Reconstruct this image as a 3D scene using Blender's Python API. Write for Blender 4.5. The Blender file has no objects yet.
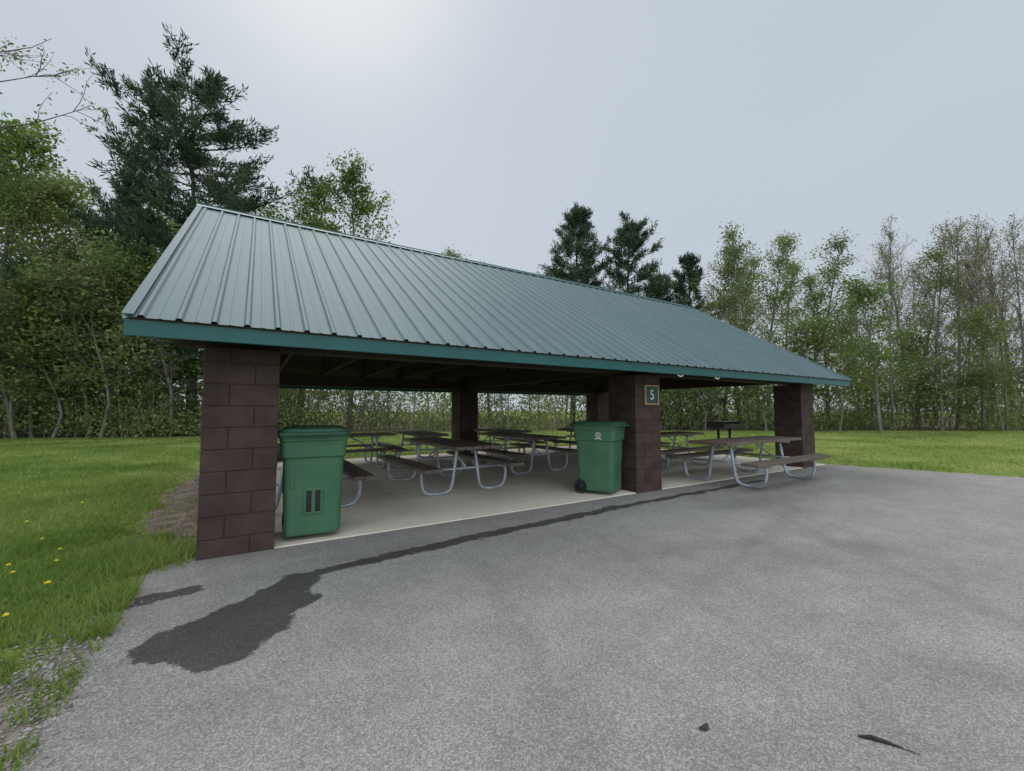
import bpy, math, random
import numpy as np
from mathutils import Vector, Matrix
S = bpy.context.scene
C = S.collection
PI = math.pi
H0 = 1.35
CX, SX = 0.8488, 0.5287
def RF(R, F, z=0.0):
    return np.array([R*CX+F*SX, -R*SX+F*CX, z])
def at(u, F, z=0.0):
    return RF((u-512)/418.0*F, F, z)

# ------------------------------------------------------------------ materials
def nodes(m):
    m.use_nodes = True
    nt = m.node_tree
    b = nt.nodes['Principled BSDF']
    return nt, nt.nodes, nt.links, b
def ramp(N, stops, interp='LINEAR'):
    r = N.new('ShaderNodeValToRGB'); r.color_ramp.interpolation = interp
    e = r.color_ramp.elements
    while len(e) < len(stops): e.new(0.5)
    for k, (p, c) in enumerate(stops):
        e[k].position = p; e[k].color = (*c, 1) if len(c) == 3 else c
    return r
def mat_noise(name, c1, c2, scale=4.0, rough=0.6, bump=0.0, bscale=60.0, stretch=(1,1,1), detail=5, spec=0.4, metal=0.0, lo=0.35, hi=0.68):
    m = bpy.data.materials.new(name); nt, N, L, b = nodes(m)
    tc = N.new('ShaderNodeTexCoord'); mp = N.new('ShaderNodeMapping'); mp.inputs['Scale'].default_value = stretch
    L.new(tc.outputs['Object'], mp.inputs[0])
    n = N.new('ShaderNodeTexNoise'); n.inputs['Scale'].default_value = scale; n.inputs['Detail'].default_value = detail
    L.new(mp.outputs[0], n.inputs['Vector'])
    r = ramp(N, [(lo, c1), (hi, c2)]); L.new(n.outputs['Fac'], r.inputs[0]); L.new(r.outputs[0], b.inputs['Base Color'])
    b.inputs['Roughness'].default_value = rough; b.inputs['Specular IOR Level'].default_value = spec; b.inputs['Metallic'].default_value = metal
    if bump:
        n2 = N.new('ShaderNodeTexNoise'); n2.inputs['Scale'].default_value = bscale; n2.inputs['Detail'].default_value = 4
        L.new(mp.outputs[0], n2.inputs['Vector'])
        bp = N.new('ShaderNodeBump'); bp.inputs['Strength'].default_value = bump; bp.inputs['Distance'].default_value = 0.01
        L.new(n2.outputs['Fac'], bp.inputs['Height']); L.new(bp.outputs[0], b.inputs['Normal'])
    return m
def mat_leaf(name, cols, transl=0.35, rough=0.55, nscale=0.5, spec=0.25, gain=1.0):
    m = bpy.data.materials.new(name); nt, N, L, b = nodes(m)
    g = N.new('ShaderNodeNewGeometry')
    n = N.new('ShaderNodeTexNoise'); n.inputs['Scale'].default_value = nscale; n.inputs['Detail'].default_value = 3
    L.new(g.outputs['Position'], n.inputs['Vector'])
    mx = N.new('ShaderNodeMath'); mx.operation = 'MULTIPLY_ADD'; mx.inputs[1].default_value = 0.30
    L.new(g.outputs['Random Per Island'], mx.inputs[0])
    sb = N.new('ShaderNodeMath'); sb.operation = 'MULTIPLY_ADD'; sb.inputs[1].default_value = 1.7; sb.inputs[2].default_value = -0.48
    L.new(n.outputs['Fac'], sb.inputs[0]); L.new(sb.outputs[0], mx.inputs[2])
    k = len(cols)
    r = ramp(N, [(i/(k-1), tuple(q*gain for q in c)) for i, c in enumerate(cols)]); L.new(mx.outputs[0], r.inputs[0])
    L.new(r.outputs[0], b.inputs['Base Color']); b.inputs['Roughness'].default_value = rough
    b.inputs['Specular IOR Level'].default_value = spec
    if transl <= 0: return m
    t = N.new('ShaderNodeBsdfTranslucent'); L.new(r.outputs[0], t.inputs['Color'])
    ms = N.new('ShaderNodeMixShader'); ms.inputs[0].default_value = transl
    L.new(b.outputs[0], ms.inputs[1]); L.new(t.outputs[0], ms.inputs[2])
    L.new(ms.outputs[0], N['Material Output'].inputs['Surface'])
    return m

M = {}
M['bark'] = mat_noise('bark', (.085,.070,.055), (.19,.16,.13), 6, .9, .6, 30, (1,1,.25))
M['bark_grey'] = mat_noise('bark_grey', (.13,.118,.092), (.24,.22,.175), 6, .9, .5, 30, (1,1,.25))
M['bark_pine'] = mat_noise('bark_pine', (.045,.036,.030), (.10,.08,.065), 6, .95, .6, 30, (1,1,.3))
M['twig'] = mat_noise('twig', (.13,.105,.075), (.21,.175,.13), 3, .9)
M['pine'] = mat_leaf('pine_needles', [(.026,.050,.030), (.056,.094,.048), (.100,.150,.074)], .30, .6, .45)
M['leaf_green'] = mat_leaf('leaf_green', [(.042,.072,.014), (.085,.132,.025), (.15,.195,.046)], .45, .5, .5, gain=1.5)
M['leaf_spring'] = mat_leaf('leaf_spring', [(.060,.090,.024), (.115,.15,.045), (.19,.215,.075)], .45, .5, .4, gain=1.6)
M['leaf_dark'] = mat_leaf('leaf_dark', [(.040,.064,.018), (.084,.118,.034), (.150,.178,.058)], .42, .55, .35, gain=2.0)
M['leaf_bud'] = mat_leaf('leaf_bud', [(.085,.088,.036), (.15,.15,.062), (.21,.20,.09)], .35, .6, .5, gain=1.35)
M['shrub'] = mat_leaf('shrub_leaves', [(.048,.070,.022), (.104,.135,.042), (.185,.212,.072)], .42, .55, .22, gain=1.8)
M['grass'] = mat_leaf('grass_blades', [(.044,.076,.015), (.092,.140,.027), (.150,.190,.048), (.23,.23,.10)], .38, .6, .35, .15, gain=1.85)
M['block'] = mat_noise('painted_block', (.050,.029,.024), (.078,.049,.041), 5, .7, .5, 90, spec=.3)
M['brown_wood'] = mat_noise('brown_wood', (.030,.021,.016), (.054,.038,.029), 5, .7, .2, 40, (.3,3,3))
M['deck'] = mat_noise('brown_deck', (.038,.027,.021), (.058,.042,.033), 3, .8)
M['plank'] = mat_noise('plank', (.100,.072,.055), (.180,.136,.108), 6, .55, .3, 40, (.25,4,4))
M['pipe'] = mat_noise('galvanised_pipe', (.32,.35,.38), (.48,.51,.54), 9, .5, .0, metal=.3, spec=.5)
M['cart'] = mat_noise('green_plastic', (.046,.135,.064), (.062,.162,.080), 4, .5, .12, 200, spec=.4)
M['cart_dark'] = mat_noise('dark_green_plastic', (.025,.082,.042), (.035,.102,.052), 4, .5, .1, 200)
M['black'] = mat_noise('black_plastic_and_slot_shade', (.010,.010,.011), (.022,.022,.023), 8, .6)  # wheel hub plastic, also the painted shade of the cart lift slots
M['rubber'] = mat_noise('rubber', (.012,.012,.012), (.025,.024,.023), 8, .8)
M['white'] = mat_noise('white_paint', (.70,.70,.68), (.80,.80,.78), 8, .5)
M['cream'] = mat_noise('cream_paint', (.70,.62,.44), (.78,.70,.52), 8, .5)
M['fascia'] = mat_noise('teal_fascia', (.007,.085,.080), (.010,.106,.099), 3, .4, spec=.45)
M['ridge'] = mat_noise('teal_cap', (.020,.080,.077), (.030,.102,.097), 3, .45, spec=.4)
M['signboard'] = mat_noise('sign_teal', (.010,.062,.054), (.013,.078,.068), 8, .55)
M['signframe'] = mat_noise('sign_tan', (.48,.29,.13), (.56,.36,.17), 10, .6)
M['iron'] = mat_noise('rusty_iron', (.014,.013,.013), (.040,.030,.025), 12, .75)
M['yellow'] = mat_noise('yellow_petals', (.82,.68,.015), (.90,.78,.03), 80, .6)
M['stem'] = mat_noise('green_stem', (.07,.13,.02), (.10,.17,.03), 30, .6)
M['deadleaf'] = mat_noise('dead_leaf', (.018,.012,.009), (.045,.030,.022), 40, .7)

def roof_mat():
    m = bpy.data.materials.new('painted_metal_roof'); nt, N, L, b = nodes(m)
    tc = N.new('ShaderNodeTexCoord'); mp = N.new('ShaderNodeMapping'); mp.inputs['Scale'].default_value = (3.0, .25, .25)
    L.new(tc.outputs['Object'], mp.inputs[0])
    n = N.new('ShaderNodeTexNoise'); n.inputs['Scale'].default_value = 2.2; n.inputs['Detail'].default_value = 6
    L.new(mp.outputs[0], n.inputs['Vector'])
    r = ramp(N, [(.3, (.078,.122,.126)), (.7, (.108,.154,.158))]); L.new(n.outputs['Fac'], r.inputs[0])
    L.new(r.outputs[0], b.inputs['Base Color'])
    rr = N.new('ShaderNodeMapRange'); rr.inputs[3].default_value = .50; rr.inputs[4].default_value = .64
    L.new(n.outputs['Fac'], rr.inputs[0]); L.new(rr.outputs[0], b.inputs['Roughness'])
    b.inputs['Specular IOR Level'].default_value = .25
    return m
M['roof'] = roof_mat()

def concrete_mat():
    m = bpy.data.materials.new('concrete'); nt, N, L, b = nodes(m)
    tc = N.new('ShaderNodeTexCoord')
    n = N.new('ShaderNodeTexNoise'); n.inputs['Scale'].default_value = .9; n.inputs['Detail'].default_value = 8; n.inputs['Roughness'].default_value = .65
    L.new(tc.outputs['Object'], n.inputs['Vector'])
    r = ramp(N, [(.3, (.54,.47,.375)), (.5, (.69,.615,.50)), (.72, (.78,.705,.58))]); L.new(n.outputs['Fac'], r.inputs[0])
    L.new(r.outputs[0], b.inputs['Base Color']); b.inputs['Roughness'].default_value = .8
    n2 = N.new('ShaderNodeTexNoise'); n2.inputs['Scale'].default_value = 90; L.new(tc.outputs['Object'], n2.inputs['Vector'])
    bp = N.new('ShaderNodeBump'); bp.inputs['Strength'].default_value = .25; bp.inputs['Distance'].default_value = .004
    L.new(n2.outputs['Fac'], bp.inputs['Height']); L.new(bp.outputs[0], b.inputs['Normal'])
    return m
M['concrete'] = concrete_mat()

def lawn_mat():
    m = bpy.data.materials.new('lawn_turf'); nt, N, L, b = nodes(m)
    tc = N.new('ShaderNodeTexCoord')
    n = N.new('ShaderNodeTexNoise'); n.inputs['Scale'].default_value = .35; n.inputs['Detail'].default_value = 8; n.inputs['Roughness'].default_value = .7
    L.new(tc.outputs['Object'], n.inputs['Vector'])
    r = ramp(N, [(.3, (.105,.155,.034)), (.5, (.17,.215,.050)), (.62, (.235,.26,.076)), (.75, (.28,.27,.12))])
    L.new(n.outputs['Fac'], r.inputs[0])
    n3 = N.new('ShaderNodeTexNoise'); n3.inputs['Scale'].default_value = 22; n3.inputs['Detail'].default_value = 5
    L.new(tc.outputs['Object'], n3.inputs['Vector'])
    mr = N.new('ShaderNodeMapRange'); mr.inputs[1].default_value = .3; mr.inputs[2].default_value = .7; mr.inputs[3].default_value = .6; mr.inputs[4].default_value = 1.25
    L.new(n3.outputs['Fac'], mr.inputs[0])
    mx = N.new('ShaderNodeMix'); mx.data_type = 'RGBA'; mx.blend_type = 'MULTIPLY'; mx.inputs[0].default_value = 1
    L.new(r.outputs[0], mx.inputs[6]); L.new(mr.outputs[0], mx.inputs[7]); L.new(mx.outputs[2], b.inputs['Base Color'])
    b.inputs['Roughness'].default_value = .95; b.inputs['Specular IOR Level'].default_value = .1
    bp = N.new('ShaderNodeBump'); bp.inputs['Strength'].default_value = .6; bp.inputs['Distance'].default_value = .03
    L.new(n3.outputs['Fac'], bp.inputs['Height']); L.new(bp.outputs[0], b.inputs['Normal'])
    return m
M['lawn'] = lawn_mat()
M['forest_floor'] = mat_noise('leaf_litter', (.085,.080,.038), (.17,.165,.075), 2.5, .95, .6, 20, spec=.1)
M['dirt'] = mat_noise('bare_dirt', (.12,.088,.062), (.27,.205,.15), 5, .95, .7, 60, spec=.1)
M['gravel_bed'] = mat_noise('gravel_bed', (.13,.105,.080), (.31,.27,.22), 8, .95, .8, 80, spec=.15)
M['pebble'] = mat_leaf('pebble', [(.12,.105,.09), (.26,.235,.21), (.42,.395,.36)], 0.0, .85, 6)

def asphalt_mat():
    m = bpy.data.materials.new('worn_asphalt'); nt, N, L, b = nodes(m)
    def mth(op, a=None, bb=None, c=None, clamp=False):
        n = N.new('ShaderNodeMath'); n.operation = op; n.use_clamp = clamp
        for i, v in enumerate((a, bb, c)):
            if v is None: continue
            if isinstance(v, (int, float)): n.inputs[i].default_value = v
            else: L.new(v, n.inputs[i])
        return n.outputs[0]
    def vm(op, a, bb=None, out=0):
        n = N.new('ShaderNodeVectorMath'); n.operation = op
        for i, v in enumerate((a, bb)):
            if v is None: continue
            if isinstance(v, (tuple, list)): n.inputs[i].default_value = v
            else: L.new(v, n.inputs[i])
        return n.outputs[out]
    def noise(vec, sc, det=4, rough=.5):
        n = N.new('ShaderNodeTexNoise'); n.inputs['Scale'].default_value = sc; n.inputs['Detail'].default_value = det; n.inputs['Roughness'].default_value = rough
        L.new(vec, n.inputs['Vector']); return n
    tc = N.new('ShaderNodeTexCoord'); P = tc.outputs['Object']
    nd = noise(P, 3.2, 9, .70)
    d = vm('SUBTRACT', nd.outputs['Color'], (.5,.5,.5)); d = vm('MULTIPLY', d, (.40,.40,0))
    Pd = vm('ADD', P, d); Pd = vm('MULTIPLY', Pd, (1,1,0))
    def capsule(a, c, r):
        ba = (c[0]-a[0], c[1]-a[1], 0); l2 = ba[0]**2+ba[1]**2
        pa = vm('SUBTRACT', Pd, (a[0], a[1], 0))
        h = mth('MULTIPLY', vm('DOT_PRODUCT', pa, ba, 1), 1.0/l2, clamp=True)
        cb = N.new('ShaderNodeCombineXYZ')
        L.new(mth('MULTIPLY', h, ba[0]), cb.inputs[0]); L.new(mth('MULTIPLY', h, ba[1]), cb.inputs[1])
        q = vm('SUBTRACT', pa, cb.outputs[0])
        return mth('SUBTRACT', vm('LENGTH', q, None, 1), r)
    def union(lst):
        o = None
        for k in lst:
            v = capsule(*k); o = v if o is None else mth('MINIMUM', o, v)
        return o
    wet = union([((.42,3.86),(2.0,4.03),.075), ((2.0,4.03),(4.5,4.22),.085), ((4.5,4.22),(8.4,4.32),.07),
                 ((-.26,3.16),(.20,3.40),.25), ((-.12,2.92),(.08,3.1),.19), ((.08,3.42),(.36,3.76),.18), ((-.64,3.93),(-.36,4.0),.075)])
    faint = union([((3.1,2.75),(4.4,2.35),.16), ((4.0,2.1),(5.2,1.7),.2), ((5.6,3.4),(8.2,3.3),.2), ((2.9,.95),(3.5,.2),.13), ((-.2,3.9),(1.5,4.15),.14)])
    tyre = union([((.9,.4),(1.75,3.3),.05), ((2.3,.6),(3.2,3.4),.05), ((3.4,-.4),(5.6,2.6),.07), ((1.2,1.6),(6.5,2.9),.05)])
    def mask(dv, w):
        n = N.new('ShaderNodeMapRange'); n.interpolation_type = 'SMOOTHSTEP'
        n.inputs[1].default_value = w; n.inputs[2].default_value = -w; L.new(dv, n.inputs[0]); return n.outputs[0]
    mw = mask(wet, .014); mf = mask(faint, .22); mt = mask(tyre, .14)
    big = noise(P, .45, 5, .6); med = noise(P, 2.4, 9, .74); fine = noise(P, 220, 3, .65)
    vo = N.new('ShaderNodeTexVoronoi'); vo.inputs['Scale'].default_value = 155; L.new(P, vo.inputs['Vector'])
    sp = N.new('ShaderNodeSeparateColor'); L.new(vo.outputs['Color'], sp.inputs[0])
    agg = mth('MULTIPLY_ADD', mth('POWER', sp.outputs[0], 1.7), .80, .72)
    v = mth('MULTIPLY_ADD', big.outputs['Fac'], .17, .142)
    v = mth('MULTIPLY', v, mth('MULTIPLY_ADD', med.outputs['Fac'], .75, .625))
    v = mth('MULTIPLY', v, agg)
    v = mth('MULTIPLY', v, mth('MULTIPLY_ADD', fine.outputs['Fac'], .8, .6))
    v = mth('MULTIPLY', v, mth('MULTIPLY_ADD', mw, -.74, 1.0))
    v = mth('MULTIPLY', v, mth('MULTIPLY_ADD', mf, -.17, 1.0))
    v = mth('MULTIPLY', v, mth('MULTIPLY_ADD', mth('MULTIPLY', mt, med.outputs['Fac']), -.32, 1.0))
    cb = N.new('ShaderNodeCombineColor')
    L.new(mth('MULTIPLY', v, 1.075), cb.inputs[0]); L.new(mth('MULTIPLY', v, 1.0), cb.inputs[1]); L.new(mth('MULTIPLY', v, .90), cb.inputs[2])
    L.new(cb.outputs[0], b.inputs['Base Color'])
    L.new(mth('MULTIPLY_ADD', mw, -.30, .9), b.inputs['Roughness'])
    b.inputs['Specular IOR Level'].default_value = .2
    bp = N.new('ShaderNodeBump'); bp.inputs['Strength'].default_value = .6; bp.inputs['Distance'].default_value = .003
    L.new(mth('ADD', mth('MULTIPLY', vo.outputs['Distance'], -1.0), fine.outputs['Fac']), bp.inputs['Height']); L.new(bp.outputs[0], b.inputs['Normal'])
    return m
M['asphalt'] = asphalt_mat()

# ------------------------------------------------------------------ mesh helpers
def np_mesh(name, V, Fa, mat, parent=None, smooth=False):
    V = np.asarray(V, dtype=np.float32); Fa = np.asarray(Fa, dtype=np.int32); k = Fa.shape[1]; n = len(Fa)
    me = bpy.data.meshes.new(name)
    me.vertices.add(len(V)); me.vertices.foreach_set('co', V.ravel())
    me.loops.add(n*k); me.loops.foreach_set('vertex_index', Fa.ravel())
    me.polygons.add(n); me.polygons.foreach_set('loop_start', np.arange(0, n*k, k, dtype=np.int32))
    try: me.polygons.foreach_set('loop_total', np.full(n, k, dtype=np.int32))
    except Exception: pass
    if smooth: me.polygons.foreach_set('use_smooth', np.ones(n, dtype=bool))
    me.update(calc_edges=True); me.validate()
    me.materials.append(mat)
    o = bpy.data.objects.new(name, me); C.objects.link(o)
    if parent: o.parent = parent
    return o
class MB:
    def __init__(s): s.v = []; s.f = []; s.sm = []; s.n = 0
    def add(s, V, F, smooth=False):
        V = np.asarray(V, float); s.v.append(V)
        s.f += [tuple(i+s.n for i in f) for f in F]; s.sm += [smooth]*len(F); s.n += len(V)
    def box(s, c, d, mat=None):
        x, y, z = d[0]/2, d[1]/2, d[2]/2
        V = np.array([(-x,-y,-z),(x,-y,-z),(x,y,-z),(-x,y,-z),(-x,-y,z),(x,-y,z),(x,y,z),(-x,y,z)])
        if mat is not None: V = V @ np.array(mat.to_3x3()).T
        s.add(V+np.array(c), [(3,2,1,0),(4,5,6,7),(0,1,5,4),(1,2,6,5),(2,3,7,6),(3,0,4,7)])
    def bar(s, a, b, w, h):
        a = np.array(a, float); b = np.array(b, float); t = b-a; l = np.linalg.norm(t); t /= l
        up = np.array((0,0,1.)) if abs(t[2]) < .95 else np.array((0,1.,0))
        sd = np.cross(t, up); sd /= np.linalg.norm(sd); u2 = np.cross(sd, t)
        V = []
        for p in (a, b):
            for i, j in ((-1,-1),(1,-1),(1,1),(-1,1)): V.append(p+sd*i*w/2+u2*j*h/2)
        s.add(V, [(0,1,2,3),(7,6,5,4),(0,4,5,1),(1,5,6,2),(2,6,7,3),(3,7,4,0)])
    def tube(s, pts, rads, n=6, ref=None, cap=True, smooth=True):
        P = np.asarray(pts, float); k = len(P)
        rads = np.full(k, rads) if np.isscalar(rads) else np.asarray(rads, float)
        T = np.gradient(P, axis=0); T /= np.linalg.norm(T, axis=1)[:,None]+1e-9
        if ref is None: ref = (0,0,1.) if abs(T[0][2]) < .85 else (1.,0.05,0)
        A = np.cross(T, np.asarray(ref, float)); A /= np.linalg.norm(A, axis=1)[:,None]+1e-9
        B = np.cross(T, A); a = np.arange(n)*2*PI/n
        ring = P[:,None]+rads[:,None,None]*(np.cos(a)[None,:,None]*A[:,None]+np.sin(a)[None,:,None]*B[:,None])
        F = []
        for i in range(k-1):
            for j in range(n):
                j2 = (j+1)%n; F.append((i*n+j2, i*n+j, (i+1)*n+j, (i+1)*n+j2))
        if cap and n > 3: F.append(tuple(range(n))); F.append(tuple((k-1)*n+j for j in range(n-1,-1,-1)))
        s.add(ring.reshape(-1,3), F, smooth)
    def loft(s, rings, cap=(True, True), smooth=False):
        n = len(rings[0]); V = [p for r in rings for p in r]; F = []
        for i in range(len(rings)-1):
            for j in range(n):
                j2 = (j+1)%n; F.append((i*n+j, i*n+j2, (i+1)*n+j2, (i+1)*n+j))
        if cap[0]: F.append(tuple(range(n-1,-1,-1)))
        if cap[1]: F.append(tuple((len(rings)-1)*n+j for j in range(n)))
        s.add(V, F, smooth)
    def build(s, name, mat, parent=None, off=None, bevel=0):
        V = np.concatenate(s.v)
        if off is not None: V = V-np.array(off)
        me = bpy.data.meshes.new(name); me.from_pydata(V.tolist(), [], s.f)
        me.polygons.foreach_set('use_smooth', s.sm); me.materials.append(mat); me.update()
        o = bpy.data.objects.new(name, me); C.objects.link(o)
        if parent: o.parent = parent
        if bevel:
            b = o.modifiers.new('bevel', 'BEVEL'); b.width = bevel; b.segments = 2; b.limit_method = 'ANGLE'; b.angle_limit = math.radians(40)
        return o
def rrect(w, d, z, r, n=4, cx=0, cy=0):
    pts = []
    for (sx, sy, a0) in ((1,1,0),(-1,1,PI/2),(-1,-1,PI),(1,-1,1.5*PI)):
        for k in range(n+1):
            a = a0+k*PI/2/n
            pts.append((cx+sx*(w/2-r)+r*math.cos(a), cy+sy*(d/2-r)+r*math.sin(a), z))
    return pts
def smoothpath(pts, sub=5):
    P = [np.array(p, float) for p in pts]; P = [2*P[0]-P[1]]+P+[2*P[-1]-P[-2]]; out = []
    for i in range(1, len(P)-2):
        for k in range(sub):
            t = k/sub; a, b, c, d = P[i-1], P[i], P[i+1], P[i+2]
            out.append(.5*((2*b)+(-a+c)*t+(2*a-5*b+4*c-d)*t*t+(-a+3*b-3*c+d)*t**3))
    out.append(P[-2]); return out
def tag(o, label, cat, group=None, kind=None):
    o['label'] = label; o['category'] = cat
    if group: o['group'] = group
    if kind: o['kind'] = kind
    return o
def thing(name, label, cat, loc=(0,0,0), rz=0, group=None):
    o = bpy.data.objects.new(name, None); C.objects.link(o); o.location = loc; o.rotation_euler = (0,0,rz); o.empty_display_size = .3
    return tag(o, label, cat, group)
def dup(root, loc, rz, label=None, group=None, scale=None):
    r = root.copy(); C.objects.link(r); r.location = loc; r.rotation_euler = (0,0,rz)
    if scale: r.scale = scale
    if label: r['label'] = label
    if group: r['group'] = group
    for ch in list(root.children):
        c = ch.copy(); C.objects.link(c); c.parent = r
        for g in list(ch.children):
            d = g.copy(); C.objects.link(d); d.parent = c
    return r
def sheet(name, pts, z, mat, label, cat):
    mb = MB(); mb.add([(p[0], p[1], z) for p in pts], [tuple(range(len(pts)))])
    o = mb.build(name, mat); o['kind'] = 'structure'; o['label'] = label; o['category'] = cat
    return o
rnd = random.Random(7)

# ------------------------------------------------------------------ ground
sheet('lawn', [(-400,-400),(400,-400),(400,400),(-400,400)], 0, M['lawn'], 'green mown lawn spreading around the pavilion and parking lot', 'lawn')
def jag(a, b, n, amp):
    a = np.array(a, float); b = np.array(b, float); t = b-a; nn = np.array((-t[1], t[0]))/np.linalg.norm(t)
    return [tuple(a+t*k/n+nn*rnd.uniform(-amp, amp)) for k in range(n)]
lot = jag((-.72,4.86),(-.68,-1.5),90,.05)+jag((-.68,-1.5),(-.7,-14),20,.05)+[(-.7,-14),(16,-14)]+jag((16,-8),(13.1,1.75),30,.12)+jag((13.1,1.75),(12.25,4.5),24,.06)+[(12.2,4.76),(-.36,4.76)]+jag((-.36,4.86),(-.70,4.88),5,.03)
sheet('parking_lot', lot, .006, M['asphalt'], 'worn grey asphalt lot with a dark wet stain in front of the pavilion', 'asphalt')
ZS = .018
fl = MB(); fl.box((5.83, 8.435, ZS-.06), (12.42, 7.39, .12)); fo = fl.build('floor', M['concrete'], bevel=.004); fo['kind'] = 'structure'; fo['label'] = 'pale concrete slab under the pavilion roof'; fo['category'] = 'floor'
sheet('dirt_strip', jag((-.37,4.80),(-.37,13.5),30,.0)+jag((-.60,13.6),(-1.22,8.0),24,.12)+jag((-1.22,8.0),(-.84,4.80),18,.09), .004, M['dirt'], 'bare brown dirt strip beside the near corner pillar', 'dirt')
sheet('gravel_strip', jag((-.62,4.1),(-.62,0.3),20,.02)+jag((-1.05,.3),(-1.08,2.7),14,.12)+jag((-1.08,2.7),(-.76,3.9),8,.06), .003, M['gravel_bed'], 'crumbled gravel along the left edge of the asphalt', 'gravel')
inner = []; outer = []
def edgeF(u):
    xs = [-900,-200,0,180,330,520,700,850,1000,1400,2200]; ys = [17,18,19,20.5,25,26.5,27,27,27,27,26]
    return float(np.interp(u, xs, ys))
us = list(range(-900, 2201, 25))
for u in us:
    f = edgeF(u)+rnd.uniform(-.7,.7); inner.append(at(u, f)[:2]); outer.append(at(u, 70)[:2])
mb = MB(); n = len(us)
mb.add([(p[0],p[1],.004) for p in inner]+[(p[0],p[1],.004) for p in outer], [(i, i+1, n+i+1, n+i) for i in range(n-1)])
o = mb.build('forest_floor', M['forest_floor']); o['kind'] = 'structure'; o['label'] = 'brown leaf litter under the surrounding woods'; o['category'] = 'ground'

# ------------------------------------------------------------------ pavilion
XL, XR, YF, YB, YM = -.85, 12.2, 4.2, 12.64, 8.42
ZE, ZR = 2.07, 4.71
PITCH = math.atan2(ZR-ZE, YM-YF); SL = math.hypot(ZR-ZE, YM-YF)
OFF = (5.62, 8.42, 0)
pav = thing('picnic_pavilion', 'open picnic pavilion with green ribbed metal roof on brown block pillars', 'pavilion', OFF)
PX = (-.075, 5.62, 11.21); PYS = (5.03, 11.8)
for py in PYS:
    for px in PX:
        mb = MB(); w = .61; ch = .203; z = -.03
        mb.box((px, py, .97), (w-.020, w-.020, 1.94))
        k = 0
        while z < 1.93:
            h = min(ch, 1.94-z)-.009
            fr = (1/3 if k%2 else 2/3)
            xs = (-w/2, -w/2+w*fr, w/2); ys = (-w/2, -w/2+w*(1-fr), w/2)
            for i in range(2):
                for j in range(2):
                    gx0 = .004 if i else 0; gx1 = 0 if i else .004; gy0 = .004 if j else 0; gy1 = 0 if j else .004
                    x0, x1 = xs[i]+gx0, xs[i+1]-gx1; y0, y1 = ys[j]+gy0, ys[j+1]-gy1
                    mb.box((px+(x0+x1)/2, py+(y0+y1)/2, z+h/2+.002), (x1-x0, y1-y0, h))
            z += ch; k += 1
        mb.build('pillar', M['block'], pav, OFF, .005)
prof = []
pitchw = .229
nr = int(round((XR-XL)/pitchw)); pw = (XR-XL)/nr
for i in range(nr):
    x0 = XL+i*pw
    if i == 0: prof.append((x0, 0))
    c = x0+pw*.5
    prof += [(c-.028,0),(c-.012,.021),(c+.012,.021),(c+.028,0)]
    prof += [(x0+pw-.018,0),(x0+pw-.008,.004),(x0+pw+.008 if i < nr-1 else XR,.004 if i < nr-1 else 0)]
    if i < nr-1: prof += [(x0+pw+.018,0)]
for sgn, ye in ((1, YF), (-1, YB)):
    nrm = np.array((0,-sgn*math.sin(PITCH), math.cos(PITCH)))
    dn = np.array((0, -sgn*math.cos(PITCH), -math.sin(PITCH)))
    base = np.array((0, ye, ZE)); top = np.array((0, YM, ZR))
    mb = MB(); V = []
    for (px, hh) in prof: V.append(np.array((px,0,0))+base+nrm*hh+dn*.03)
    for (px, hh) in prof: V.append(np.array((px,0,0))+top+nrm*hh)
    k = len(prof)
    mb.add(V, [((i, i+1, k+i+1, k+i) if sgn > 0 else (i+1, i, k+i, k+i+1)) for i in range(k-1)])
    rp = mb.build('roof_panel', M['roof'], pav, OFF)
    mb = MB(); off = -nrm*.025
    mb.bar((5.675, *(base+off)[1:]), (5.675, *(top+off)[1:]), XR-XL-.08, .03)
    mb.build('roof_deck', M['deck'], rp, OFF)
    mb = MB(); mb.box((5.675, ye+sgn*.035, 1.985), (XR-XL-.02, .035, .135)); mb.build('fascia', M['fascia'], pav, OFF, .003)
    for xx in (XL+.012, XR-.012):
        mb = MB(); a = base-np.array((0,0,.085)); b2 = top-np.array((0,0,.085))
        mb.bar((xx, a[1]+sgn*.055, a[2]+.01), (xx, YM, b2[2]), .03, .12); mb.build('rake_board', M['fascia'], pav, OFF)
        mb = MB(); a = base+nrm*.026+dn*.035; b2 = top+nrm*.026
        sx = .045 if xx < 5 else -.045
        mb.bar((xx+sx*.6, a[1], a[2]), (xx+sx*.6, b2[1], b2[2]), .07, .005); mb.build('rake_trim', M['roof'], pav, OFF)
mb = MB(); c, s_ = math.cos(PITCH), math.sin(PITCH)
for sgn in (1,-1):
    mb.bar((5.675, YM-sgn*.15*c, ZR-.15*s_+.032), (5.675, YM, ZR+.034), XR-XL+.02, .005)
mb.tube([(XL-.01, YM, ZR+.036),(XR+.01, YM, ZR+.036)], .014, 8)
mb.build('ridge_cap', M['ridge'], pav, OFF)
for py in PYS:
    mb = MB(); mb.box((5.675, py, 2.095), (12.6, .22, .27)); mb.build('beam', M['brown_wood'], pav, OFF, .004)
for px in PX:
    mb = MB(); mb.box((px, YM, 2.11), (.14, 6.54, .22)); mb.build('tie_beam', M['brown_wood'], pav, OFF, .004)
def zr(y): return ZE+(y-YF)*math.tan(PITCH) if y < YM else ZE+(YB-y)*math.tan(PITCH)
tx = XL+.35
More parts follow.
